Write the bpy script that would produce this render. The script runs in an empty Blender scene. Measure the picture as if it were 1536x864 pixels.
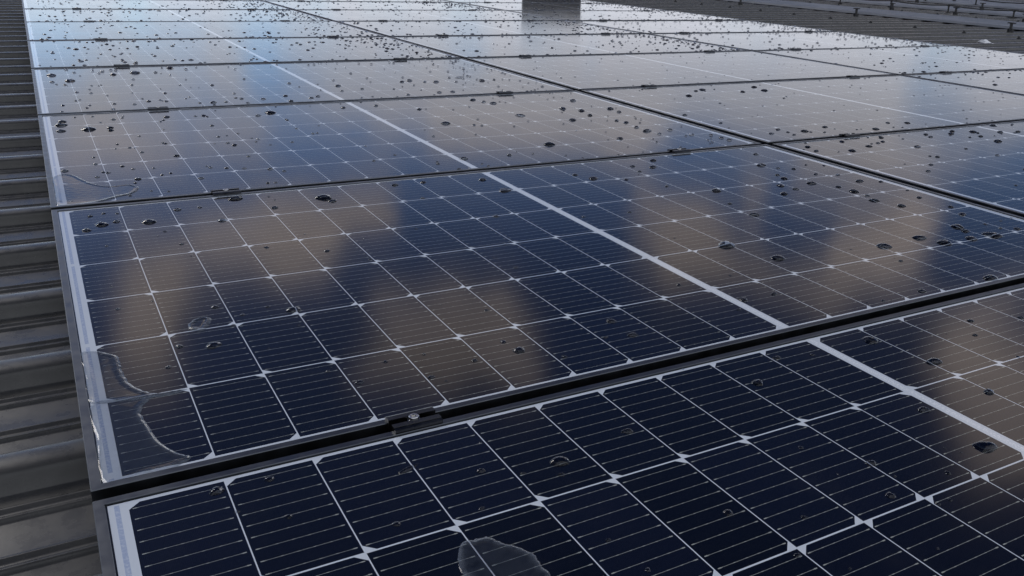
import bpy, bmesh, math, random
from mathutils import Vector, Matrix
from mathutils.geometry import delaunay_2d_cdt
random.seed(7)
R = math.radians
sc = bpy.context.scene
col = sc.collection

# ------------------------------------------------------------------ camera
cam_d = bpy.data.cameras.new("camera")
cam = bpy.data.objects.new("camera", cam_d); col.objects.link(cam)
cam.matrix_world = Matrix(((0.86222708, 0.14787732, -0.48445511, 0.01401526),
                           (-0.50513436, 0.32178023, -0.80081006, 0.22767658),
                           (0.03746643, 0.93519505, 0.35214555, 0.4867086), (0, 0, 0, 1)))
cam_d.sensor_fit = 'HORIZONTAL'; cam_d.sensor_width = 36.0
cam_d.lens = 1337.52 / 1536 * 36.0
cam_d.shift_x = -(861.4 - 768) / 1536
cam_d.clip_start = 0.01; cam_d.clip_end = 3000
sc.camera = cam

# ------------------------------------------------------------------ exposure
sc.view_settings.view_transform = 'Standard'; sc.view_settings.look = 'None'
sc.view_settings.gamma = 1.0; sc.view_settings.exposure = 0.27
sc.view_settings.use_curve_mapping = False
sc.cycles.use_denoising = True
sc.cycles.blur_glossy = .6; sc.cycles.sample_clamp_indirect = 4.0
sc.cycles.max_bounces = 10; sc.cycles.transmission_bounces = 6

# ------------------------------------------------------------------ node maths helper
class NM:
    def __init__(s, tree): s.t = tree; s.n = tree.nodes; s.l = tree.links
    def new(s, typ, **kw):
        n = s.n.new(typ)
        for k, v in kw.items(): setattr(n, k, v)
        return n
    def put(s, sock, v):
        if isinstance(v, bpy.types.NodeSocket): s.l.new(v, sock)
        else: sock.default_value = v
    def m(s, op, a, b=None, c=None, clamp=False):
        n = s.n.new('ShaderNodeMath'); n.operation = op; n.use_clamp = clamp
        s.put(n.inputs[0], a)
        if b is not None: s.put(n.inputs[1], b)
        if c is not None: s.put(n.inputs[2], c)
        return n.outputs[0]
    def mix(s, f, a, b):
        n = s.n.new('ShaderNodeMix'); n.data_type = 'RGBA'
        s.put(n.inputs[0], f); s.put(n.inputs[6], a); s.put(n.inputs[7], b)
        return n.outputs[2]
    def sstep(s, x, lo, hi, a=0.0, b=1.0):
        n = s.n.new('ShaderNodeMapRange'); n.interpolation_type = 'SMOOTHSTEP'
        s.put(n.inputs[0], x); s.put(n.inputs[1], lo); s.put(n.inputs[2], hi); s.put(n.inputs[3], a); s.put(n.inputs[4], b)
        return n.outputs[0]
    def noise(s, vec, scale, detail=4, rough=.55):
        n = s.n.new('ShaderNodeTexNoise'); s.l.new(vec, n.inputs['Vector'])
        n.inputs['Scale'].default_value = scale; n.inputs['Detail'].default_value = detail; n.inputs['Roughness'].default_value = rough
        return n.outputs[0]

# ------------------------------------------------------------------ sky with broken cloud, sun
SUN_EL, SUN_AZ = R(31), R(-21)
# clouds and gaps of this sky: azimuth, elevation, half widths, weight
BLOBS = [
    (0.2066,0.3202,0.0431,0.0318,0.9), (0.2665,0.2875,0.0514,0.0287,1.1), (0.3226,0.2638,0.0192,0.029,0.7), (0.0834,0.3475,0.0364,0.0404,0.95), 
    (0.074,0.4181,0.0407,0.0334,0.75), (0.1457,0.3018,0.0341,0.0276,0.4), (0.4155,0.3901,0.0762,0.0333,1), (0.3667,0.4445,0.0894,0.0292,0.9), 
    (0.4807,0.4457,0.0329,0.0296,0.6), (0.6673,0.2806,0.0492,0.031,1), (0.644,0.3269,0.0465,0.0267,0.65), (0.7459,0.2705,0.0221,0.0436,0.5), 
    (0.7443,0.3221,0.0449,0.0292,0.7), (0.8884,0.2974,0.0475,0.0279,0.9), (0.8445,0.3396,0.0498,0.0213,0.8), (0.922,0.2503,0.0327,0.0205,0.5), 
    (0.8217,0.234,0.0621,0.0212,0.5), (1.0178,0.3938,0.0472,0.059,1.1), (1.0631,0.4445,0.037,0.0444,0.7), (1.0233,0.2961,0.0303,0.0263,0.4), 
    (0.5283,0.1813,0.1117,0.0327,0.95), (0.4315,0.202,0.0674,0.0218,0.5), (0.4168,0.1556,0.0883,0.0214,0.6), (0.0567,0.1912,0.0804,0.0454,0.55), 
    (0.1434,0.1354,0.1319,0.0197,0.25), (0.2448,0.1843,0.0773,0.0314,0.3), (0.0786,0.2588,0.1047,0.0166,0.3), (0.6383,0.1547,0.0582,0.0287,0.5), 
    (0.8219,0.1355,0.0793,0.0205,0.5), (0.735,0.1737,0.0567,0.0213,0.4), (0.8487,0.1783,0.0918,0.0242,0.35), (0.0946,0.18,0.1027,0.0329,0.2), 
    (0.8772,0.1859,0.0588,0.024,0.6), (0.9771,0.1282,0.0297,0.0258,0.4), (0.9749,0.1815,0.0244,0.0263,0.3), (0.5693,0.253,0.1512,0.0185,0.15), 
    (0.7386,0.2858,0.0149,0.0401,-0.45), (0.8369,0.2646,0.0113,0.0354,-0.3), (0.0402,0.2887,0.0247,0.0197,-0.4), (0.1796,0.382,0.0361,0.035,-0.5), 
    (0.1305,0.2558,0.0809,0.0095,-0.3), (0.208,0.1347,0.0173,0.0189,-0.7), (0.7081,0.195,0.0363,0.0158,-0.3), (0.4315,0.3011,0.0699,0.0408,-0.6), 
    (0.5394,0.2727,0.0348,0.0297,-0.5), (1.0112,0.2068,0.0238,0.0195,-0.5), (0.9086,0.1148,0.0139,0.0264,-0.2), (0.7899,0.2662,0.0173,0.0287,-0.3), 
    (0.2354,0.4189,0.0456,0.0356,-0.5), (0.593,0.3935,0.0562,0.0335,-0.5), (0.9694,0.2885,0.0319,0.0169,-0.5), (0.0398,0.1021,0.1007,0.0278,-0.55), 
    (0.1671,0.0867,0.0776,0.0116,-0.2), ]
world = bpy.data.worlds.new("World"); sc.world = world; world.use_nodes = True
w = NM(world.node_tree); w.n.clear()
sky = w.new('ShaderNodeTexSky', sky_type='NISHITA', sun_disc=False, sun_elevation=SUN_EL, sun_rotation=SUN_AZ)
sky.air_density = 1.0; sky.dust_density = 0.3; sky.ozone_density = 2.0
tc = w.new('ShaderNodeTexCoord'); sep = w.new('ShaderNodeSeparateXYZ'); w.l.new(tc.outputs['Generated'], sep.inputs[0])
X, Y, Z = sep.outputs
az0 = w.m('ARCTAN2', X, Y); el0 = w.m('ARCSINE', Z)
mp = w.new('ShaderNodeMapping'); w.l.new(tc.outputs['Generated'], mp.inputs[0]); mp.inputs['Scale'].default_value = (1, 1, 1.6)
vec = mp.outputs[0]
n_warp = w.m('SUBTRACT', w.noise(vec, 5.0, 3), .5); n_warp2 = w.m('SUBTRACT', w.noise(vec, 7.3, 3), .5)
az = w.m('ADD', az0, w.m('MULTIPLY', n_warp, .16)); el = w.m('ADD', el0, w.m('MULTIPLY', n_warp2, .07))
tot = None
for (a, e, sa, se, wt) in BLOBS:
    u = w.m('DIVIDE', w.m('SUBTRACT', az, a), sa); v = w.m('DIVIDE', w.m('SUBTRACT', el, e), se)
    g = w.m('EXPONENT', w.m('MULTIPLY', w.m('MULTIPLY_ADD', u, u, w.m('MULTIPLY', v, v)), -.7))
    tot = w.m('MULTIPLY', g, wt) if tot is None else w.m('MULTIPLY_ADD', g, wt, tot)
base = w.sstep(el0, .09, .19, .72, .02)                     # a bank of cloud towards the horizon
behind = w.m('ADD', w.sstep(w.m('ABSOLUTE', az0), 1.2, 1.8, 0, .65), w.sstep(el0, .9, 1.2, 0, .1))   # cloud added on the unseen sky behind and overhead to brighten the whites
fine = w.m('MULTIPLY', w.m('SUBTRACT', w.noise(vec, 9.0, 6, .6), .5), 1.15)
cov = w.m('ADD', w.m('ADD', tot, base), w.m('ADD', fine, behind))
cov = w.m('MULTIPLY_ADD', w.m('SUBTRACT', w.noise(vec, 19.0, 5, .6), .5), .9, cov)      # wispy edges
mask = w.sstep(cov, .18, .85)
tone = w.noise(vec, 4.2, 5)
bright = w.sstep(el0, .02, .135, 1.0, 0.0)
c_hi = w.mix(w.sstep(tone, .35, .65), (4.3,3.7,3.5,1), (7.4,6.3,5.8,1))
c_hi = w.mix(w.sstep(el0, .13, .25), (5.2, 5.3, 5.9, 1), c_hi)
cloud = w.mix(w.m('MAXIMUM', w.sstep(el0, .65, .9), w.sstep(w.m('ABSOLUTE', az0), 1.2, 1.8)), w.mix(bright, c_hi, (9.0,9.3,10.3,1)), (7.2,7.6,8.4,1))
blue = w.mix(1.0, sky.outputs[0], w.mix(w.sstep(el0, .12, .40), w.mix(w.sstep(el0, .06, .16), (.75,.9,1.2,1), (.44,.52,.73,1)), (.16,.185,.28,1))); blue.node.blend_type = 'MULTIPLY'
skyc = w.mix(mask, blue, cloud)
bg = w.new('ShaderNodeBackground'); w.l.new(skyc, bg.inputs[0]); bg.inputs[1].default_value = 0.1
wo = w.new('ShaderNodeOutputWorld'); w.l.new(bg.outputs[0], wo.inputs[0])

sun_d = bpy.data.lights.new("sun", 'SUN'); sun_d.energy = 0.75; sun_d.angle = R(22); sun_d.color = (1.0, .95, .88)
sun = bpy.data.objects.new("sun", sun_d); col.objects.link(sun)
sd = Vector((math.sin(SUN_AZ) * math.cos(SUN_EL), math.cos(SUN_AZ) * math.cos(SUN_EL), math.sin(SUN_EL)))
sun.rotation_euler = sd.to_track_quat('Z', 'Y').to_euler(); sun.location = (0, 0, 8)

# ------------------------------------------------------------------ materials
def material(name):
    m = bpy.data.materials.new(name); m.use_nodes = True
    k = NM(m.node_tree); p = k.n.get('Principled BSDF')
    return m, k, p

def worn(name, c0, c1, rough=(.3, .5), scale=6.0, metallic=0.0, ior=1.5, bump=0.0, streak=None):
    m, k, p = material(name)
    t = k.new('ShaderNodeTexCoord'); v = t.outputs['Object']
    if streak:
        mm = k.new('ShaderNodeMapping'); k.l.new(v, mm.inputs[0]); mm.inputs['Scale'].default_value = streak; v = mm.outputs[0]
    f = k.sstep(k.noise(v, scale, 6, .62), .3, .7)
    k.put(p.inputs['Base Color'], k.mix(f, c0, c1))
    k.put(p.inputs['Roughness'], k.sstep(k.noise(v, scale * 2.3, 4), .3, .7, rough[0], rough[1]))
    p.inputs['Metallic'].default_value = metallic; p.inputs['IOR'].default_value = ior
    if bump:
        b = k.new('ShaderNodeBump'); b.inputs['Distance'].default_value = bump; b.inputs['Strength'].default_value = .6
        k.l.new(k.noise(v, scale * 9, 4), b.inputs['Height']); k.l.new(b.outputs[0], p.inputs['Normal'])
    return m

M_frame = worn('black_anodised_aluminium', (.085, .092, .105, 1), (.115, .123, .138, 1), (.28, .40), 14, metallic=1.0)
M_clamp = worn('black_clamp_metal', (.05, .052, .058, 1), (.075, .077, .084, 1), (.26, .4), 30, metallic=1.0)
M_bolt = worn('stainless_steel', (.55, .55, .54, 1), (.7, .7, .69, 1), (.18, .3), 60, metallic=1.0)
M_rail = worn('grey_aluminium', (.30, .31, .33, 1), (.38, .39, .41, 1), (.3, .4), 8, metallic=.8)
M_roof = worn('painted_roof_sheet', (.046, .045, .043, 1), (.064, .062, .058, 1), (.24, .34), 14.0, bump=.0001, ior=1.42)
M_strip = worn('galvanised_strip', (.085, .10, .13, 1), (.12, .135, .165, 1), (.42, .55), 1.5)
M_wall = worn('wall_cladding', (.22, .22, .22, 1), (.28, .28, .27, 1), (.5, .7), 2)
M_ground = worn('ground_gravel', (.10, .095, .08, 1), (.16, .15, .13, 1), (.8, .9), .4)
M_vent = worn('dark_vent_metal', (.018, .0175, .0175, 1), (.03, .029, .029, 1), (.4, .55), 3)
M_white = worn('white_scrap', (.75, .76, .78, 1), (.82, .82, .83, 1), (.5, .6), 30)
M_black = worn('black_rubber', (.014, .014, .015, 1), (.024, .024, .025, 1), (.5, .6), 40)

PW, PH, GX, GY, MX, PC = 1.755, 1.038, .02407, .01852, .0278, .0843
def laminate_material():
    m, k, p = material('solar_laminate')
    t = k.new('ShaderNodeTexCoord'); s = k.new('ShaderNodeSeparateXYZ'); k.l.new(t.outputs['Object'], s.inputs[0])
    x, y, z = s.outputs
    c = k.m
    half = c('GREATER_THAN', x, PW / 2)
    xx = c('SUBTRACT', x, c('MULTIPLY_ADD', half, .8854 - MX, MX))
    i = c('FLOOR', c('DIVIDE', xx, PC)); fx = c('SUBTRACT', xx, c('MULTIPLY', i, PC))
    yy = c('SUBTRACT', y, .016); r = c('FLOOR', c('DIVIDE', yy, .168)); fy = c('SUBTRACT', yy, c('MULTIPLY', r, .168))
    CW, CH = .0831, .166
    def AND(*a):
        o = a[0]
        for b in a[1:]: o = c('MULTIPLY', o, b)
        return o
    inside = AND(c('LESS_THAN', fx, CW), c('LESS_THAN', fy, CH), c('GREATER_THAN', xx, 0), c('LESS_THAN', xx, PC * 10),
                 c('GREATER_THAN', yy, 0), c('LESS_THAN', yy, 1.008))
    odd = c('MODULO', c('ADD', r, 10.0), 2.0)
    dside = c('ADD', c('MULTIPLY', odd, fx), c('MULTIPLY', c('SUBTRACT', 1.0, odd), c('SUBTRACT', CW, fx)))
    cham = c('GREATER_THAN', c('ADD', dside, c('MINIMUM', fy, c('SUBTRACT', CH, fy))), .0098)
    cell = AND(inside, cham)
    # nine bus wires over each half cell, with solder pads and pointed ends
    q = c('MULTIPLY', fy, 9 / CH); d = c('MULTIPLY', c('ABSOLUTE', c('SUBTRACT', c('FRACT', q), .5)), CH / 9)
    dend = c('MINIMUM', fx, c('SUBTRACT', CW, fx))
    pad = c('LESS_THAN', c('ABSOLUTE', c('SUBTRACT', c('FRACT', c('MULTIPLY', fx, 1 / .0139)), .5)), .09)
    endpad = AND(c('GREATER_THAN', dend, .0030), c('LESS_THAN', dend, .0062))
    wid = c('ADD', .00021, c('ADD', c('MULTIPLY', pad, .00016), c('MULTIPLY', endpad, .00045)))
    wire = AND(c('LESS_THAN', d, wid), c('GREATER_THAN', dend, .0030))
    # fine silver fingers, thousands of them: only as a slight tone
    fing = c('MULTIPLY', c('LESS_THAN', c('FRACT', c('MULTIPLY', fx, 1 / .0014)), .05), .5)
    # silver cross ribbons under the glass at both ends and along the middle
    dm = c('ABSOLUTE', c('SUBTRACT', x, PW / 2))
    rib_end = AND(c('LESS_THAN', c('ABSOLUTE', c('SUBTRACT', dm, PW / 2 - .0185)), .0022), c('GREATER_THAN', c('FRACT', c('MULTIPLY', yy, 1 / .336)), .035))
    rib_mid = c('LESS_THAN', dm, .0036)
    spark = k.sstep(k.noise(t.outputs['Object'], 420, 2), .42, .62)
    oi = k.new('ShaderNodeObjectInfo')
    cellid = k.new('ShaderNodeCombineXYZ'); k.l.new(i, cellid.inputs[0]); k.l.new(r, cellid.inputs[1]); k.l.new(c('ADD', half, c('MULTIPLY', oi.outputs['Random'], 50)), cellid.inputs[2])
    wn = k.new('ShaderNodeTexWhiteNoise'); k.l.new(cellid.outputs[0], wn.inputs[0])
    cc = k.mix(wn.outputs[0], (.0016,.0023,.006,1), (.0034,.0048,.013,1))
    cc = k.mix(fing, cc, (.06, .065, .075, 1))
    cc = k.mix(wire, cc, (.33, .34, .31, 1))
    white = (.62, .66, .72, 1)
    wh = k.mix(c('MULTIPLY', rib_end, k.sstep(k.noise(t.outputs['Object'], 300, 2), .25, .6, .3, 1)), white, (.36, .42, .57, 1))  # blue of the end ribbons is reflected sky painted into their colour
    wh = k.mix(c('MULTIPLY', rib_mid, spark), wh, (.80, .82, .86, 1))
    seal_shade = AND(c('GREATER_THAN', dm, PW / 2 - .0112)); seal_shade2 = c('GREATER_THAN', c('ABSOLUTE', c('SUBTRACT', y, PH / 2)), PH / 2 - .0112)
    wh = k.mix(c('MAXIMUM', seal_shade, seal_shade2), wh, (.012, .012, .014, 1))  # dark line inside the frame lip: shade along the seal painted in
    bc = k.mix(cell, wh, cc)
    # faint dried dust on the glass
    dust = k.sstep(k.noise(t.outputs['Object'], 9, 7, .65), .5, .8, 0, .018)
    bc = k.mix(dust, bc, (.35, .33, .30, 1))
    k.put(p.inputs['Base Color'], bc)
    k.put(p.inputs['Roughness'], k.sstep(k.noise(t.outputs['Object'], 5, 5), .3, .7, .10, .125))
    p.inputs['IOR'].default_value = 1.46
    return m
M_lam = laminate_material()

m_w, k, p = material('water')
p.inputs['Base Color'].default_value = (.52, .56, .64, 1); p.inputs['Transmission Weight'].default_value = 1.0
p.inputs['IOR'].default_value = 1.333; p.inputs['Roughness'].default_value = 0.0
M_water = m_w
m_p, k, p = material('puddle_water')
p.inputs['Base Color'].default_value = (.92, .95, 1, 1); p.inputs['Transmission Weight'].default_value = 1.0
p.inputs['IOR'].default_value = 1.333; p.inputs['Roughness'].default_value = 0.0
# sky sheen on the puddles painted as a pale film, strongest along the waterline
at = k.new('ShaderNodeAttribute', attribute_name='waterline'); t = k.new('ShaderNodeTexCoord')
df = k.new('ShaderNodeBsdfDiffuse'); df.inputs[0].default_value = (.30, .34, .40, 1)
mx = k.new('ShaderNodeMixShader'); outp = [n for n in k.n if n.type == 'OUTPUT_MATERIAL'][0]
sheen_film = k.m('MULTIPLY', k.m('MULTIPLY_ADD', at.outputs['Fac'], .26, .065), k.sstep(k.noise(t.outputs['Object'], 130, 4, .6), .25, .6, .35, 1))
k.l.new(sheen_film, mx.inputs[0]); k.l.new(p.outputs[0], mx.inputs[1]); k.l.new(df.outputs[0], mx.inputs[2]); k.l.new(mx.outputs[0], outp.inputs[0])
M_puddle = m_p

# ------------------------------------------------------------------ object helpers
def link(name, me, parent=None, loc=(0, 0, 0)):
    o = bpy.data.objects.new(name, me); col.objects.link(o); o.location = loc
    if parent: o.parent = parent
    return o
def from_bm(name, bm, mat, parent=None, loc=(0, 0, 0), smooth=False):
    bmesh.ops.recalc_face_normals(bm, faces=bm.faces[:])
    me = bpy.data.meshes.new(name); bm.to_mesh(me); bm.free()
    me.materials.append(mat)
    if smooth: me.polygons.foreach_set('use_smooth', [True] * len(me.polygons))
    return link(name, me, parent, loc)
def tag(o, label=None, cat=None, group=None, kind=None):
    if label: o['label'] = label
    if cat: o['category'] = cat
    if group: o['group'] = group
    if kind: o['kind'] = kind
    return o
def box(bm, x0, x1, y0, y1, z0, z1, bev=0.0):
    v = [bm.verts.new((x, y, z)) for z in (z0, z1) for y in (y0, y1) for x in (x0, x1)]
    f = [bm.faces.new([v[i] for i in q]) for q in ((0, 2, 3, 1), (4, 5, 7, 6), (0, 1, 5, 4), (2, 6, 7, 3), (0, 4, 6, 2), (1, 3, 7, 5))]
    if bev:
        ed = list({e for q in f for e in q.edges})
        bmesh.ops.bevel(bm, geom=ed, offset=bev, segments=2, affect='EDGES', profile=.6)
def prism(bm, pts, axis, a, b):
    """extrude a closed outline along an axis"""
    def P(u, v, w):
        return {'x': (w, u, v), 'y': (u, w, v), 'z': (u, v, w)}[axis]
    A = [bm.verts.new(P(u, v, a)) for u, v in pts]; B = [bm.verts.new(P(u, v, b)) for u, v in pts]
    n = len(pts)
    for i in range(n): bm.faces.new((A[i], A[(i + 1) % n], B[(i + 1) % n], B[i]))
    bm.faces.new(A[::-1]); bm.faces.new(B)
def cyl(bm, x, y, z0, z1, r, n=16, r1=None):
    r1 = r if r1 is None else r1
    A = [bm.verts.new((x + r * math.cos(i * 2 * math.pi / n), y + r * math.sin(i * 2 * math.pi / n), z0)) for i in range(n)]
    B = [bm.verts.new((x + r1 * math.cos(i * 2 * math.pi / n), y + r1 * math.sin(i * 2 * math.pi / n), z1)) for i in range(n)]
    for i in range(n): bm.faces.new((A[i], A[(i + 1) % n], B[(i + 1) % n], B[i]))
    bm.faces.new(A[::-1]); bm.faces.new(B)
ORD = 'first second third fourth fifth sixth seventh eighth ninth tenth eleventh twelfth thirteenth fourteenth fifteenth sixteenth seventeenth eighteenth nineteenth twentieth'.split()
COLN = ['left', 'middle', 'right']
def copy_tree(o, parent=None):
    c = o.copy(); col.objects.link(c); c.parent = parent
    for ch in o.children: copy_tree(ch, c)
    return c

# ------------------------------------------------------------------ setting: ground, building, roof sheet
bm = bmesh.new(); v = [bm.verts.new(q) for q in ((-900, -900, -6), (900, -900, -6), (900, 900, -6), (-900, 900, -6))]; bm.faces.new(v)
tag(from_bm('ground', bm, M_ground), kind='structure')
RX0, RX1, RY0, RY1 = -4.0, 30.0, -4.0, 26.0
bm = bmesh.new(); box(bm, RX0 + .1, RX1 - .1, RY0 + .1, RY1 - .1, -6.0, -.26)
tag(from_bm('building_wall', bm, M_wall), kind='structure')

CREST, PAN, PER, PH0 = -.170, -.1982, .328, 1.479
def rib_profile():
    pts = []
    a, b = int((RY0 - PH0) / PER) - 1, int((RY1 - PH0) / PER)
    rib = [(-.060, 0), (-.048, .0002), (-.045, .0012), (-.0365, .0150), (-.0335, .0198), (-.0300, .0230), (-.0250, .0254), (-.0180, .0270), (-.009, .0279), (0, .0282)]
    rib = rib + [(-u, v_) for u, v_ in rib[:-1][::-1]]
    sw = [(-.0215, 0), (-.018, .0004), (-.0145, .0032), (-.0115, .0046), (-.0085, .0040), (-.005, .0014), (0, .0008), (.005, .0014), (.0085, .0040), (.0115, .0046), (.0145, .0032), (.018, .0004), (.0215, 0)]
    for kk in range(a, b + 1):
        y = PH0 + kk * PER
        pts += [(y + u, PAN + h) for u, h in rib]
        for off in (.125, .235): pts += [(y + off + u, PAN + h) for u, h in sw]
    return pts
pts = rib_profile(); bm = bmesh.new()
xs = (RX0, 0, 4, 8, 12, RX1); prev = None
for x in xs:
    row = [bm.verts.new((x, y, z)) for y, z in pts]
    if prev:
        for i in range(len(row) - 1): bm.faces.new((prev[i], row[i], row[i + 1], prev[i + 1]))
    prev = row
bm.normal_update()
tag(from_bm('roof', bm, M_roof, smooth=True), kind='structure')

# ------------------------------------------------------------------ solar panels
def bar(axis, length, flip):
    """one frame rail: outer wall with an inward lip, mitred by its ends"""
    bm = bmesh.new(); L, T, H, Wt = .0096, .0022, .035, .0016
    prof = [(0, -H), (.024, -H), (.024, -H + Wt), (Wt, -H + Wt), (Wt, -.0062), (L, -.0062), (L, .0015), (L - .0005, .0020), (.0007, .0020), (0, .0013)]
    n = len(prof); A, B = [], []
    for d, z in prof:
        A.append(bm.verts.new((d, d, z) if axis == 'x' else (d, d, z)))
        B.append(bm.verts.new((length - d, d, z) if axis == 'x' else (d, length - d, z)))
    for i in range(n): bm.faces.new((A[i], A[(i + 1) % n], B[(i + 1) % n], B[i]))
    bm.faces.new(A); bm.faces.new(B[::-1])
    if flip:
        for q in bm.verts:
            if axis == 'x': q.co.y = PH - q.co.y
            else: q.co.x = PW - q.co.x
    return bm
def make_panel():
    root = link('solar_panel', None)
    bm = bmesh.new(); box(bm, .0018, PW - .0018, .0018, PH - .0018, -.006, 0)
    from_bm('laminate', bm, M_lam, root)
    for fl in (0, 1):
        from_bm('long_frame_rail', bar('x', PW, fl), M_frame, root)
        from_bm('short_frame_rail', bar('y', PH, fl), M_frame, root)
    return root
proto = make_panel(); NJ = 9
rnd = random.Random(3)
for cx in range(3):
    for j in range(NJ):
        o = proto if (cx, j) == (0, 0) else copy_tree(proto)
        o.location = (cx * (PW + GX), j * (PH + GY), 0)
        if j > 1: o.rotation_euler = (rnd.gauss(0, .0012), rnd.gauss(0, .0006), 0)
        tag(o, f"wet dark blue solar panel, {ORD[j]} from the front in the {COLN[cx]} column", 'solar panel', 'solar panels of the rooftop array')

# rails under the clamps, lying on the ribs
CLX = (.315, 1.458)
for cx in range(3):
    for q, u in enumerate(CLX):
        X0 = cx * (PW + GX) + u; bm = bmesh.new()
        prism(bm, [(X0 - .02, CREST + .001), (X0 + .02, CREST + .001), (X0 + .02, -.0362), (X0 + .008, -.0362), (X0 + .008, -.05), (X0 - .008, -.05), (X0 - .008, -.0362), (X0 - .02, -.0362)], 'y', -.1, NJ * (PH + GY) + .06)
        tag(from_bm('mounting_rail', bm, M_clamp), f"dark mounting rail under the {COLN[cx]} panel column, below its {['left','right'][q]} row of clamps", 'rail', 'mounting rails under the panels')

# mid clamps
def make_clamp():
    root = link('mid_clamp', None); g = GY / 2 - .0015; bm = bmesh.new(); Lh = .027
    # channel with two lips pressing on the frames: (y, z) outline
    t = .0028; top = .0024
    def lip(s):                                                   # stepped lip with a groove, from the outer toe inwards
        return [(s * (g + .0092), top), (s * (g + .0092), top + .0034), (s * (g + .0060), top + .0042), (s * (g + .0056), top + .0030), (s * (g + .0046), top + .0030),
                (s * (g + .0042), top + .0048), (s * (g - t), top + .0048), (s * (g - t), -.012)]
    out = lip(-1) + lip(1)[::-1] + [(g, top), (g, -.0148), (-g, -.0148), (-g, top)]
    prism(bm, out, 'x', -Lh, Lh)
    from_bm('clamp_channel', bm, M_clamp, root)
    bm = bmesh.new(); cyl(bm, 0, 0, -.0119, .0030, .0030, 16); cyl(bm, 0, 0, .0031, .0046, .0070, 20)
    # socket head: ring with a recess
    n = 18; r0, r1 = .0056, .0031; z0, z1, z2 = .0047, .0092, .0058
    rings = [[bm.verts.new((r * math.cos(i * 2 * math.pi / n), r * math.sin(i * 2 * math.pi / n), z)) for i in range(n)] for r, z in ((r0, z0), (r0, z1 - .0006), (r0 - .0006, z1), (r1, z1), (r1, z2))]
    for a, b in zip(rings, rings[1:]):
        for i in range(n): bm.faces.new((a[i], a[(i + 1) % n], b[(i + 1) % n], b[i]))
    bm.faces.new(rings[-1])
    from_bm('clamp_bolt', bm, M_bolt, root)
    return root
cl0 = make_clamp(); first = True
for cx in range(3):
    for j in range(1, NJ):
        for q, u in enumerate(CLX):
            o = cl0 if first else copy_tree(cl0); first = False
            o.location = (cx * (PW + GX) + u + rnd.gauss(0, .004), j * (PH + GY) - GY / 2, 0)
            tag(o, f"black {['left','right'][q]} clamp between {ORD[j-1]} and {ORD[j]} panels of the {COLN[cx]} column", 'clamp', 'mid clamps between the panels')

# ------------------------------------------------------------------ far part of the roof
for i, (x0, x1) in enumerate(((10.05, 11.1), (12.75, 14.0), (15.2, 18.0))):
    bm = bmesh.new()
    prism(bm, [(x0, CREST + .001), (x0 + .01, CREST + .028), (x1 - .01, CREST + .028), (x1, CREST + .001)], 'y', 2.0, 25.0)
    tag(from_bm('flashing_strip', bm, M_strip), ['narrow grey metal strip lying over the roof ribs, nearest beyond the panels', 'second grey metal strip over the ribs, under the near safety cable', 'broad farthest grey metal strip over the ribs, behind both cables'][i], 'metal strip', 'grey strips across the far roof')
def cable(pts, r, name):
    cu = bpy.data.curves.new(name, 'CURVE'); cu.dimensions = '3D'; sp = cu.splines.new('POLY'); sp.points.add(len(pts) - 1)
    for q, p_ in zip(sp.points, pts): q.co = (*p_, 1)
    cu.bevel_depth = r; cu.bevel_resolution = 1; cu.materials.append(M_black)
    dg = bpy.data.objects.new('tmp', cu); col.objects.link(dg)
    bpy.context.view_layer.update()
    me = bpy.data.meshes.new_from_object(dg.evaluated_get(bpy.context.evaluated_depsgraph_get()))
    bpy.data.objects.remove(dg)
    return link(name, me)
post0 = None; np_ = 0
for ci, (cx, hz) in enumerate(((12.3, .11), (15.0, .13), (17.4, .14))):
    ys = [3.0 + ci * .4 + 1.12 * k for k in range(17)]
    line = []
    for a, b in zip(ys, ys[1:]):
        for s in range(4):
            f = s / 4; line.append((cx, a + (b - a) * f, CREST + hz - .022 * 4 * f * (1 - f)))
    line.append((cx, ys[-1], CREST + hz))
    tag(cable(line, .011, 'safety_cable'), f"thin black cable on short posts across the far roof, {['nearest','middle','farthest'][ci]} of three", 'cable', 'black cables over the far roof')
    for k, y in enumerate(ys):
        if post0 is None:
            bm = bmesh.new(); cyl(bm, 0, 0, 0, .12, .013, 8); cyl(bm, 0, 0, 0, .012, .045, 10); cyl(bm, 0, 0, .1, .135, .02, 8)
            o = post0 = from_bm('cable_post', bm, M_black)
        else:
            o = post0.copy(); col.objects.link(o)
        o.location = (cx, y, CREST + (.03 if ci != 0 else .0)); o.scale = (1, 1, (hz - (.03 if ci else 0)) / .12)
        tag(o, f"short black post under the {['nearest','middle','farthest'][ci]} roof cable, {ORD[k]} along from the right", 'post', 'posts carrying the roof cables')
# T shaped roof clamps and screws on the ribs
tcl = None
tspots = [(9.55, 6.73), (9.55, 9.02), (9.5, 11.4), (11.75, 8.05), (11.75, 10.4), (12.0, 9.3), (13.5, 9.95), (14.3, 12.1), (14.3, 9.0), (16.2, 12.6), (16.2, 10.3)]
for k, (x, y) in enumerate(tspots):
    y = PH0 + round((y - PH0) / PER) * PER
    if tcl is None:
        root = tcl = link('roof_clamp', None)
        bm = bmesh.new(); box(bm, -.018, .018, -.03, -.0205, -.03, .035, .002); box(bm, -.018, .018, .0205, .03, -.03, .035, .002); box(bm, -.012, .012, -.012, .012, .0, .088, .002)
        from_bm('clamp_body', bm, M_black, root)
        bm = bmesh.new(); box(bm, -.016, .016, -.045, .045, .0885, .102, .002)
        from_bm('clamp_crosspiece', bm, M_black, root)
        o = root
    else: o = copy_tree(tcl)
    o.location = (x, y, CREST + .002 + (.03 if x > 12.7 else 0))
    tag(o, f"black T shaped roof clamp on a far rib, {ORD[k]} from near to far", 'roof clamp', 'black clamps on the far roof ribs')
scr = None; k2 = 0
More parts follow.
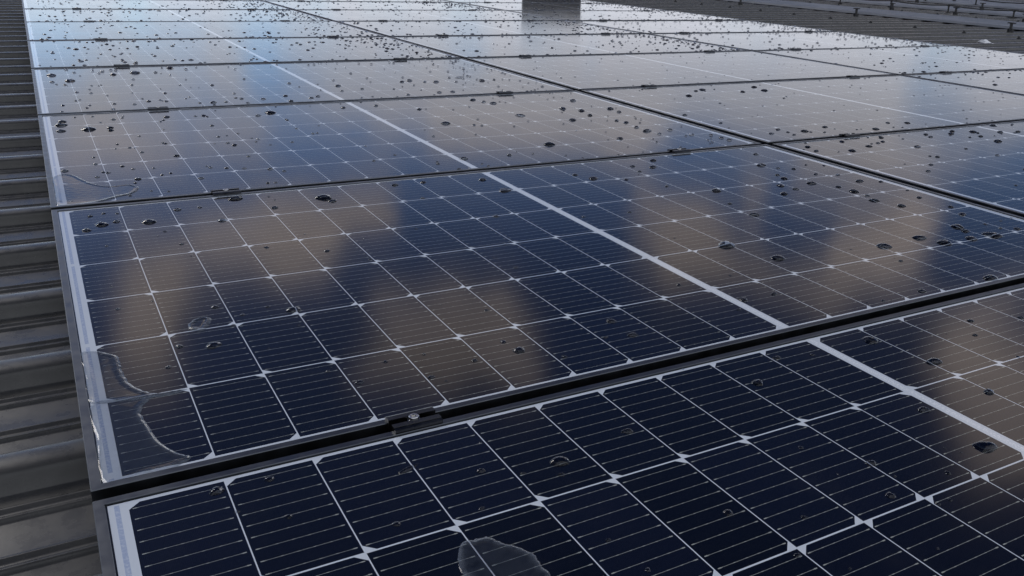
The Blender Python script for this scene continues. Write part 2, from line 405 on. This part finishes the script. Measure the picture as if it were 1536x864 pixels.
for xi, x in enumerate((8.75, 11.6)):
    for k in range(14, 36, 2):
        y = PH0 + k * PER
        if scr is None:
            bm = bmesh.new(); cyl(bm, 0, 0, 0, .006, .022, 12); cyl(bm, 0, 0, .006, .02, .011, 6)
            o = scr = from_bm('roof_screw', bm, M_black)
        else: o = scr.copy(); col.objects.link(o)
        o.location = (x, y, CREST + .0005)
        tag(o, f"dark screw on a roof rib, {ORD[(k-14)//2]} back from the right in the {['near','far'][xi]} screw line", 'screw', 'screws along the far roof ribs')

# vent shaft past the end of the array
root = link('vent_shaft', None, None, (6.56, 12.0, CREST)); root.rotation_euler = (0, 0, R(-28.9))
tag(root, 'dark square metal vent shaft standing behind the far end of the panels, mirrored in them', 'vent')
bm = bmesh.new(); box(bm, -.425, .425, 0, .75, .0, .64, .012); from_bm('shaft_body', bm, M_vent, root)
bm = bmesh.new(); box(bm, -.44, .44, -.015, .765, .641, .675, .008); from_bm('shaft_cap', bm, M_vent, root)

# crumpled white scrap on the roof
bm = bmesh.new(); bmesh.ops.create_icosphere(bm, subdivisions=4, radius=1)
rr = random.Random(11); ph = [(Vector((rr.uniform(-4, 4), rr.uniform(-4, 4), rr.uniform(-4, 4))), rr.uniform(0, 6)) for _ in range(9)]
for q in bm.verts:
    n = sum(math.sin(q.co.dot(a) * 1.6 + b) for a, b in ph) / 9
    s = 1 + .55 * n; c0 = q.co.copy()
    q.co = Vector((c0.x * .035 * s, c0.y * .085 * s, max(0, c0.z * .5 + .25) * .022 * (1 + .9 * math.sin(c0.y * 4 + 1)) * s))
tag(from_bm('white_scrap', bm, M_white, None, (7.85, 5.80, PAN + .022), False), 'small crumpled white scrap lying on the roof ribs beyond the panels', 'scrap')

# ------------------------------------------------------------------ water
def dome(bm, cx, cy, r, h, ang=0.0, ratio=1.0, seg=20, rnd_=random, wob=.08, rings=(.985, .93, .82, .64, .40)):
    p2, p3, p5 = rnd_.uniform(0, 6.3), rnd_.uniform(0, 6.3), rnd_.uniform(0, 6.3)
    a2, a3, a5 = rnd_.uniform(0, wob), rnd_.uniform(0, wob * .8), rnd_.uniform(0, wob * .3)
    ca, sa = math.cos(ang), math.sin(ang); tilt = rnd_.uniform(-.12, .12)
    def P(th, f, z):
        rr_ = r * f * (1 + a2 * math.sin(2 * th + p2) + a3 * math.sin(3 * th + p3) + a5 * math.sin(5 * th + p5))
        u, v_ = rr_ * math.cos(th), rr_ * math.sin(th) / ratio
        return (cx + u * ca - v_ * sa, cy + u * sa + v_ * ca, z * (1 + tilt * f * math.cos(th)))
    prev = None
    for f in (1.0,) + tuple(rings):
        z = 0 if f == 1 else h * (1 - f * f) ** .85
        row = [bm.verts.new(P(i * 2 * math.pi / seg, f, z)) for i in range(seg)]
        if prev:
            for i in range(seg): bm.faces.new((prev[i], prev[(i + 1) % seg], row[(i + 1) % seg], row[i]))
        prev = row
    top = bm.verts.new((cx, cy, h))
    for i in range(seg): bm.faces.new((prev[i], prev[(i + 1) % seg], top))
def drop_h(r): return min(.46 * r, .0012 + .30 * r)
# raindrops one can tell apart: x, y on the array (m) and radius (mm)
DROPS = [
    (0.06,2.03,5.6), (0.083,2.04,4.2), (0.074,1.966,12.8), (0.049,1.938,8.6), (0.099,1.975,7.5), (0.105,2.031,4.2), (0.15,1.951,14.1), (0.207,2.016,7.7), 
    (0.247,2.016,4.9), (0.32,2.056,14.3), (0.168,1.88,3.9), (0.072,1.832,3.1), (0.183,1.795,4.3), (0.063,1.625,2.8), (0.063,1.529,4.2), (0.108,1.54,2.1), 
    (0.188,1.724,1.8), (0.269,1.911,9.3), (0.375,1.961,8.2), (0.383,2.047,3.6), (0.388,2.017,2.8), (0.306,1.72,4.8), (0.392,1.662,5.3), (0.383,1.77,1.9), 
    (0.481,1.998,19.8), (0.49,1.966,9.1), (0.182,1.481,5.6), (0.248,1.451,4), (0.21,1.436,3.9), (0.277,1.424,11.3), (0.192,1.403,4.3), (0.119,1.363,5.6), 
    (0.157,1.348,10.1), (0.099,1.306,4.4), (0.27,1.367,2.4), (0.265,1.212,3.4), (0.218,1.31,1.4), (0.574,1.723,3.1), (0.647,1.655,2.4), (0.744,1.74,6.5), 
    (0.682,1.575,4.1), (0.633,1.518,2.3), (0.644,1.456,4.9), (0.443,1.591,3.4), (0.522,1.309,3.9), (0.471,1.356,1.5), (0.588,1.368,1.5), (0.495,1.199,4.9), 
    (0.502,1.166,9.6), (0.437,1.163,4.7), (0.387,1.208,3), (0.336,1.208,3.8), (0.664,1.197,7.1), (0.664,1.143,7.8), (0.626,1.152,3.6), (0.545,1.123,3.9), 
    (0.371,1.143,5.3), (0.29,1.167,5.7), (0.383,1.126,2), (0.901,1.67,4), (1.005,1.662,4.1), (0.985,1.482,2.5), (0.817,1.369,1.7), (0.842,1.277,4.3), 
    (0.663,1.919,5.6), (0.709,1.884,2.8), (1.242,1.634,5.8), (1.233,1.546,12.5), (1.046,1.408,20.9), (1.083,1.312,14.9), (1.412,1.652,11.5), 
    (0.947,1.277,3.3), (1.316,1.283,15.7), (1.423,1.291,14.4), (1.444,1.249,15), (1.277,1.21,5), (1.585,1.473,10), (1.563,1.529,11.7), (1.582,1.566,7.1), 
    (1.683,1.506,7.3), (1.683,1.422,7.1), (1.653,1.37,10.8), (1.562,1.312,15.3), (1.551,1.285,10.1), (1.517,1.246,12.6), (1.577,1.242,17.3), 
    (1.689,1.304,3.8), (1.639,1.269,5.2), (1.635,1.301,4.5), (1.667,1.251,7.5), (1.73,1.308,3.9), (1.244,1.295,1.9), (1.083,1.177,1.7), (1.185,1.088,8), 
    (1.092,1.085,3.8), (1.062,1.09,2.2), (0.893,1.181,8.3), (0.955,1.181,6.9), (0.86,1.153,4), (1.347,1.08,16.7), (0.954,0.985,12.2), (0.795,0.999,5.4), 
    (0.844,0.985,3.7), (0.977,0.898,11.9), (1.148,0.97,5.4), (1.107,0.932,4.7), (1.096,0.857,3), (1.231,0.945,5), (0.722,0.954,8.8), (0.966,0.807,8.6), 
    (0.853,0.812,8.5), (0.844,0.723,15.4), (0.801,0.742,1.6), (0.81,0.728,1.6), (0.704,0.757,7.1), (0.675,0.706,6.4), (0.762,0.707,3.4), (0.66,0.814,3.4), 
    (0.513,0.757,5.6), (0.572,0.718,3), (0.656,0.757,1.4), (0.526,0.679,4.1), (0.646,0.627,2.3), (0.554,0.644,1.6), (0.705,0.674,2.9), (0.722,0.673,2.5), 
    (0.707,0.728,2.2), (0.416,0.907,12.1), (0.337,0.927,5.1), (0.372,0.904,3.1), (0.405,0.885,4.4), (0.355,0.884,2), (0.311,0.869,2.9), (0.233,0.882,4.1), 
    (0.512,0.927,7), (0.39,0.774,2.8), (0.398,0.724,3.6), (0.102,1.008,8.3), (0.15,1.006,5.2), (0.151,0.937,3.9), (0.112,0.965,2.7), (1.035,2.685,15.2), 
    (1.179,2.313,18.2), (1.103,2.635,6), (1.017,2.229,7.7), (0.813,2.203,4.9), (0.892,2.232,11.7), (1.051,2.941,9.9), (0.943,3.043,9), (0.834,3.037,8.9), 
    (1.31,3.016,9.3), (1.33,2.978,12.7), (1.292,3.064,11.8), (1.221,2.933,4.5), (1.623,2.949,13.2), (1.504,2.81,13.6), (1.428,2.615,12.6), 
    (1.544,2.757,12.3), (1.526,2.672,10.9), (1.407,2.314,10.5), (1.55,2.387,15.1), (1.553,2.446,9.2), (1.557,2.563,8.5), (1.566,2.523,9.5), 
    (1.559,2.335,7), (1.627,2.376,9.2), (1.654,2.697,10.1), (1.659,2.762,13.7), (1.364,2.209,2.7), (0.844,2.017,9.9), (0.847,1.911,13.8), 
    (0.648,2.044,8.2), (0.713,2.044,7.5), (1.063,1.98,7.8), (1.085,1.933,13.2), (1.285,1.98,11.6), (1.244,2.006,7.5), (1.152,1.897,6.2), (1.227,1.953,6.5), 
    (1.204,1.809,6.1), (1.331,2.042,11.1), (1.252,3.565,13.4), (1.213,3.54,10.6), (1.337,3.505,13.3), (1.297,3.52,8), (1.414,3.489,8), (1.526,3.493,14.9), 
    (1.299,3.253,9.9), (1.247,3.251,9.9), (2.11,2.917,14.2), (2.261,3.032,13.6), (2.215,3.012,9.4), (2.391,2.942,12.2), (2.506,2.943,16.7), 
    (2.529,3.033,14.2), (2.439,2.76,6.6), (1.831,2.574,10.1), (1.853,2.416,7.6), (1.954,2.263,9.6), (1.887,2.219,9.3), (2.019,2.216,12.9), 
    (2.136,2.247,10), (2.068,2.18,6.5), (1.942,2.18,7.3), (1.955,2.22,6.3), (2.472,2.207,10.7), (2.406,2.231,8.3), (2.274,2.163,12.4), (2.007,2.05,9.2), 
    (2.174,2.053,10.7), (2.129,2.007,8.4), (2.226,2.016,5.4), (2.094,1.81,5), (2.51,1.957,10.3), (2.491,1.883,16.9), (2.287,1.841,6.3), (2.711,1.967,10.9), 
    (1.94,1.765,3.8), (1.562,1.896,14.8), (1.458,1.712,10.3), (1.516,1.764,10.7), (1.613,1.833,7.8), (1.526,1.798,7.5), (1.47,1.675,8.7), (1.545,1.703,13), 
    (1.285,1.734,12.9), (1.639,2.005,8.3), (1.58,1.854,6), (1.624,1.768,6.8), (1.673,1.674,11.8), (1.581,1.651,7.3), (1.672,1.742,6.9), (1.717,1.833,5.4), 
    (1.677,1.857,5.3), (1.584,1.607,13.6), (1.701,2.19,8.9), (1.644,2.294,9), (1.696,2.266,7), (1.699,2.223,7), (1.535,2.081,4.6), (1.72,1.65,6.8), 
    (1.713,1.565,5), (0.049,2.984,18.8), (0.048,2.898,13.2), (0.055,3.037,13.9), (0.111,2.901,20.3), (0.163,2.909,10.2), (0.161,2.871,9.1), 
    (0.181,3.031,7.5), (0.318,3.029,10.7), (0.416,3.021,8.6), (0.394,3.019,5.3), (0.412,2.857,7.1), (0.418,2.577,8.2), (0.604,3.014,18.4), 
    (0.56,2.974,8.5), (0.204,2.565,5.4), (0.099,2.543,4.4), (0.098,2.469,6), (0.116,2.373,5.8), (0.149,2.428,5.9), (0.209,2.385,4.1), (0.272,2.499,7.9), 
    (0.036,2.423,8.4), (0.317,2.365,3.3), (0.287,2.253,6.3), (0.423,2.436,5.2), (0.44,2.287,7.3), (0.407,2.161,5.3), (0.167,2.293,8), (0.377,2.612,2.8), 
    (0.5,2.55,3.6), (0.455,2.723,3.9), (0.475,2.649,3.8), (0.152,2.626,3.7), (0.112,3.856,19.2), (0.059,4.013,18.5), (0.259,3.987,12.8), (0.228,4.076,8.7), 
    (0.293,3.699,6.6), (0.118,3.575,6.3), (0.159,3.625,5.1), (0.472,4.137,14.8), (0.405,4.014,8.6), (0.442,3.66,5.2), (0.677,3.756,6.8), (0.483,3.25,11.6), 
    (0.443,3.253,5.8), (0.641,3.275,8.2), (0.821,3.28,9.6), (0.954,3.5,11.6), (0.978,3.641,6.7), (0.334,4.021,20.1), ]
LONG = [
    (1.309,2.737,19.3,-35,3), (1.477,3.597,22.2,0,5), (0.274,0.963,15.1,20,5), ]
def where(x, y):
    cx = min(2, max(0, int((x + GX / 2) / (PW + GX)))); j = min(NJ - 1, max(0, int((y + GY / 2) / (PH + GY))))
    u, v_ = x - cx * (PW + GX), y - j * (PH + GY)
    i = int((u - MX) / PC) if u < PW / 2 else 10 + int((u - .8854) / PC)
    return cx, j, min(5, max(0, int((v_ - .016) / .168))), min(19, max(0, i))
placed = [(x, y, r / 1000, 0.0, 1.0) for x, y, r in DROPS] + [(x, y, r / 1000, R(a), k_) for x, y, r, a, k_ in LONG]
cells = {}
for d in placed: cells.setdefault(where(d[0], d[1]), []).append(d)
dr = random.Random(21)
for key, L in cells.items():
    L.sort(key=lambda d: -d[2]); cx, j, r_, i_ = key
    for n_, (x, y, r, a, k_) in enumerate(L):
        bm = bmesh.new(); ratio = k_ if k_ != 1 else dr.uniform(.85, 1.35)
        r *= .9
        dome(bm, 0, 0, r, drop_h(r / max(1, ratio * .6)), a if k_ != 1 else dr.uniform(-.5, .5), ratio, 28 if r > .006 else 18, dr, .17)
        o = from_bm('raindrop', bm, M_water, None, (x, y, .0001), True)
        rank = '' if len(L) == 1 else ('biggest ' if n_ == 0 else 'smallest ' if n_ == len(L) - 1 else ORD[n_] + '-biggest ')
        sh = 'long streak-like' if k_ != 1 else 'large' if r > .011 else 'small' if r < .0055 else 'round'
        own = 'only ' if len(L) == 1 else ''
        tag(o, f"{sh} raindrop, {rank}{own}one on cell {i_+1} of row {r_+1}, {COLN[cx]} column, panel {j+1}", 'raindrop', 'raindrops on the panels')

# the many small far drops nobody could count
bm = bmesh.new(); fr = random.Random(5)
boxes = [(x, y, r) for x, y, r, _, _ in placed]
grid = {}
for x, y, r in boxes: grid.setdefault((int(x * 20), int(y * 20)), []).append((x, y, r))
def free(x, y, r):
    gx, gy = int(x * 20), int(y * 20)
    for a in (-1, 0, 1):
        for b in (-1, 0, 1):
            for (X_, Y_, R_) in grid.get((gx + a, gy + b), ()):
                if (X_ - x) ** 2 + (Y_ - y) ** 2 < (r + R_) ** 2 * 1.1: return False
    return True
def scatter(cx, j, n, fx, fy, rlo, rhi, seg):
    for _ in range(n):
        u, v_ = fx(), fy()
        if not (.012 < u < PW - .012 and .012 < v_ < PH - .012): continue
        x, y = cx * (PW + GX) + u, j * (PH + GY) + v_
        r = math.exp(fr.uniform(math.log(rlo), math.log(rhi)))
        if not free(x, y, r): continue
        grid.setdefault((int(x * 20), int(y * 20)), []).append((x, y, r))
        dome(bm, x, y, r, drop_h(r), fr.uniform(-.5, .5), fr.uniform(.8, 1.5), seg, fr, .14, (.97, .82, .5))
U = fr.uniform
for cx in range(3):
    for j in range(NJ):
        far = j + cx * 1.2
        if far < 1.9:                                            # the nearest panels: only a dust of tiny drops
            scatter(cx, j, 26 if j else 40, lambda: U(0, PW), lambda: U(0, PH), .0009, .0020, 10); continue
        if (cx, j) in ((0, 2), (0, 3), (1, 2), (1, 3)):
            n1, n2, n3, hi = 45, 20, 14, .0048
            if (cx, j) == (0, 3): n1, n2, n3, hi = 60, 70, 22, .008
        else: n1, n2, n3, hi = 95, 150, 40, .0125
        seg = 10 if far < 5 else 8
        scatter(cx, j, n1, lambda: U(0, PW), lambda: U(0, PH), .0028, hi, seg)
        scatter(cx, j, n2, lambda: PW - abs(fr.gauss(.02, .22)), lambda: U(0, PH), .003, hi * .95, seg)      # thick along the right edge
        scatter(cx, j, n3, lambda: U(0, PW), lambda: abs(fr.gauss(.03, .03)), .003, hi, seg)                 # along the lower edge
        scatter(cx, j, n3, lambda: U(0, PW), lambda: PH - abs(fr.gauss(.03, .05)), .003, hi, seg)
        if cx == 0: scatter(cx, j, 30, lambda: .1 + abs(fr.gauss(.0, .3)), lambda: U(0, PH), .004, hi, seg)
o = from_bm('small_raindrops', bm, M_water, None, (0, 0, .0001), True)
tag(o, 'countless small raindrops scattered over the panels', 'raindrops', kind='stuff')

# puddles held against the frames: outline on the glass, height
def puddle(outline, h, label, climb=0.0):
    n = len(outline); fine = []
    for i in range(n):                                            # closed Catmull-Rom through the outline, slightly ragged
        p0, p1, p2, p3 = (Vector(outline[(i + k) % n]) for k in (-1, 0, 1, 2))
        for s in range(7):
            t = s / 7
            q = .5 * ((2 * p1) + (-p0 + p2) * t + (2 * p0 - 5 * p1 + 4 * p2 - p3) * t * t + (-p0 + 3 * p1 - 3 * p2 + p3) * t ** 3)
            fine.append(q + Vector((fr.gauss(0, .0005), fr.gauss(0, .0005))))
    m = len(fine)
    def edge(q):                                                  # distance to the waterline
        best = 9.0
        for i in range(m):
            a, c_ = fine[i], fine[(i + 1) % m]; e = c_ - a; t = max(0, min(1, (q - a).dot(e) / max(e.length_squared, 1e-12)))
            best = min(best, (a + e * t - q).length)
        return best
    def inside(q):
        o_ = False
        for i in range(m):
            a, c_ = fine[i], fine[(i + 1) % m]
            if (a.y > q.y) != (c_.y > q.y) and q.x < (c_.x - a.x) * (q.y - a.y) / (c_.y - a.y) + a.x: o_ = not o_
        return o_
    pts_, hs, wl = list(fine), [0.0] * m, [1.0] * m
    x0, x1 = min(q.x for q in fine), max(q.x for q in fine); y0, y1 = min(q.y for q in fine), max(q.y for q in fine)
    st = .0013; yy_ = y0
    while yy_ < y1:
        xx_ = x0
        while xx_ < x1:
            q = Vector((xx_ + fr.uniform(-.2, .2) * st, yy_ + fr.uniform(-.2, .2) * st))
            if inside(q):
                d = edge(q)
                if d > .0004:
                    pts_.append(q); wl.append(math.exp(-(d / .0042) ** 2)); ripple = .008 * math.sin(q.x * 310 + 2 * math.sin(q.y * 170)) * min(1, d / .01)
                    if d < .0035: z = 1.1 * math.sin(d / .0035 * math.pi / 2)          # rounded rim, then the flat film inside
                    else: z = .6 + .5 * math.exp(-((d - .0035) / .0032) ** 2)
                    hs.append(h * (z + ripple) + climb * min(1, d / .006) * math.exp(-(q.y - y0) / .022))
            xx_ += st
        yy_ += st
    vs, _, fs, ov, *_r = delaunay_2d_cdt(pts_, [], [list(range(m))], 1, 1e-7)
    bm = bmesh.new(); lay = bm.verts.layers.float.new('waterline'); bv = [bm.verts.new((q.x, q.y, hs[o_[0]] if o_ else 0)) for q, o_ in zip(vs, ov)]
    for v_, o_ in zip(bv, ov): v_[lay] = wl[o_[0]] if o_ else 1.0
    for f_ in fs:
        try: bm.faces.new([bv[i] for i in f_])
        except ValueError: pass
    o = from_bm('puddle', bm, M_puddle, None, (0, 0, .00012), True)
    tag(o, label, 'puddle', 'puddles on the panels')
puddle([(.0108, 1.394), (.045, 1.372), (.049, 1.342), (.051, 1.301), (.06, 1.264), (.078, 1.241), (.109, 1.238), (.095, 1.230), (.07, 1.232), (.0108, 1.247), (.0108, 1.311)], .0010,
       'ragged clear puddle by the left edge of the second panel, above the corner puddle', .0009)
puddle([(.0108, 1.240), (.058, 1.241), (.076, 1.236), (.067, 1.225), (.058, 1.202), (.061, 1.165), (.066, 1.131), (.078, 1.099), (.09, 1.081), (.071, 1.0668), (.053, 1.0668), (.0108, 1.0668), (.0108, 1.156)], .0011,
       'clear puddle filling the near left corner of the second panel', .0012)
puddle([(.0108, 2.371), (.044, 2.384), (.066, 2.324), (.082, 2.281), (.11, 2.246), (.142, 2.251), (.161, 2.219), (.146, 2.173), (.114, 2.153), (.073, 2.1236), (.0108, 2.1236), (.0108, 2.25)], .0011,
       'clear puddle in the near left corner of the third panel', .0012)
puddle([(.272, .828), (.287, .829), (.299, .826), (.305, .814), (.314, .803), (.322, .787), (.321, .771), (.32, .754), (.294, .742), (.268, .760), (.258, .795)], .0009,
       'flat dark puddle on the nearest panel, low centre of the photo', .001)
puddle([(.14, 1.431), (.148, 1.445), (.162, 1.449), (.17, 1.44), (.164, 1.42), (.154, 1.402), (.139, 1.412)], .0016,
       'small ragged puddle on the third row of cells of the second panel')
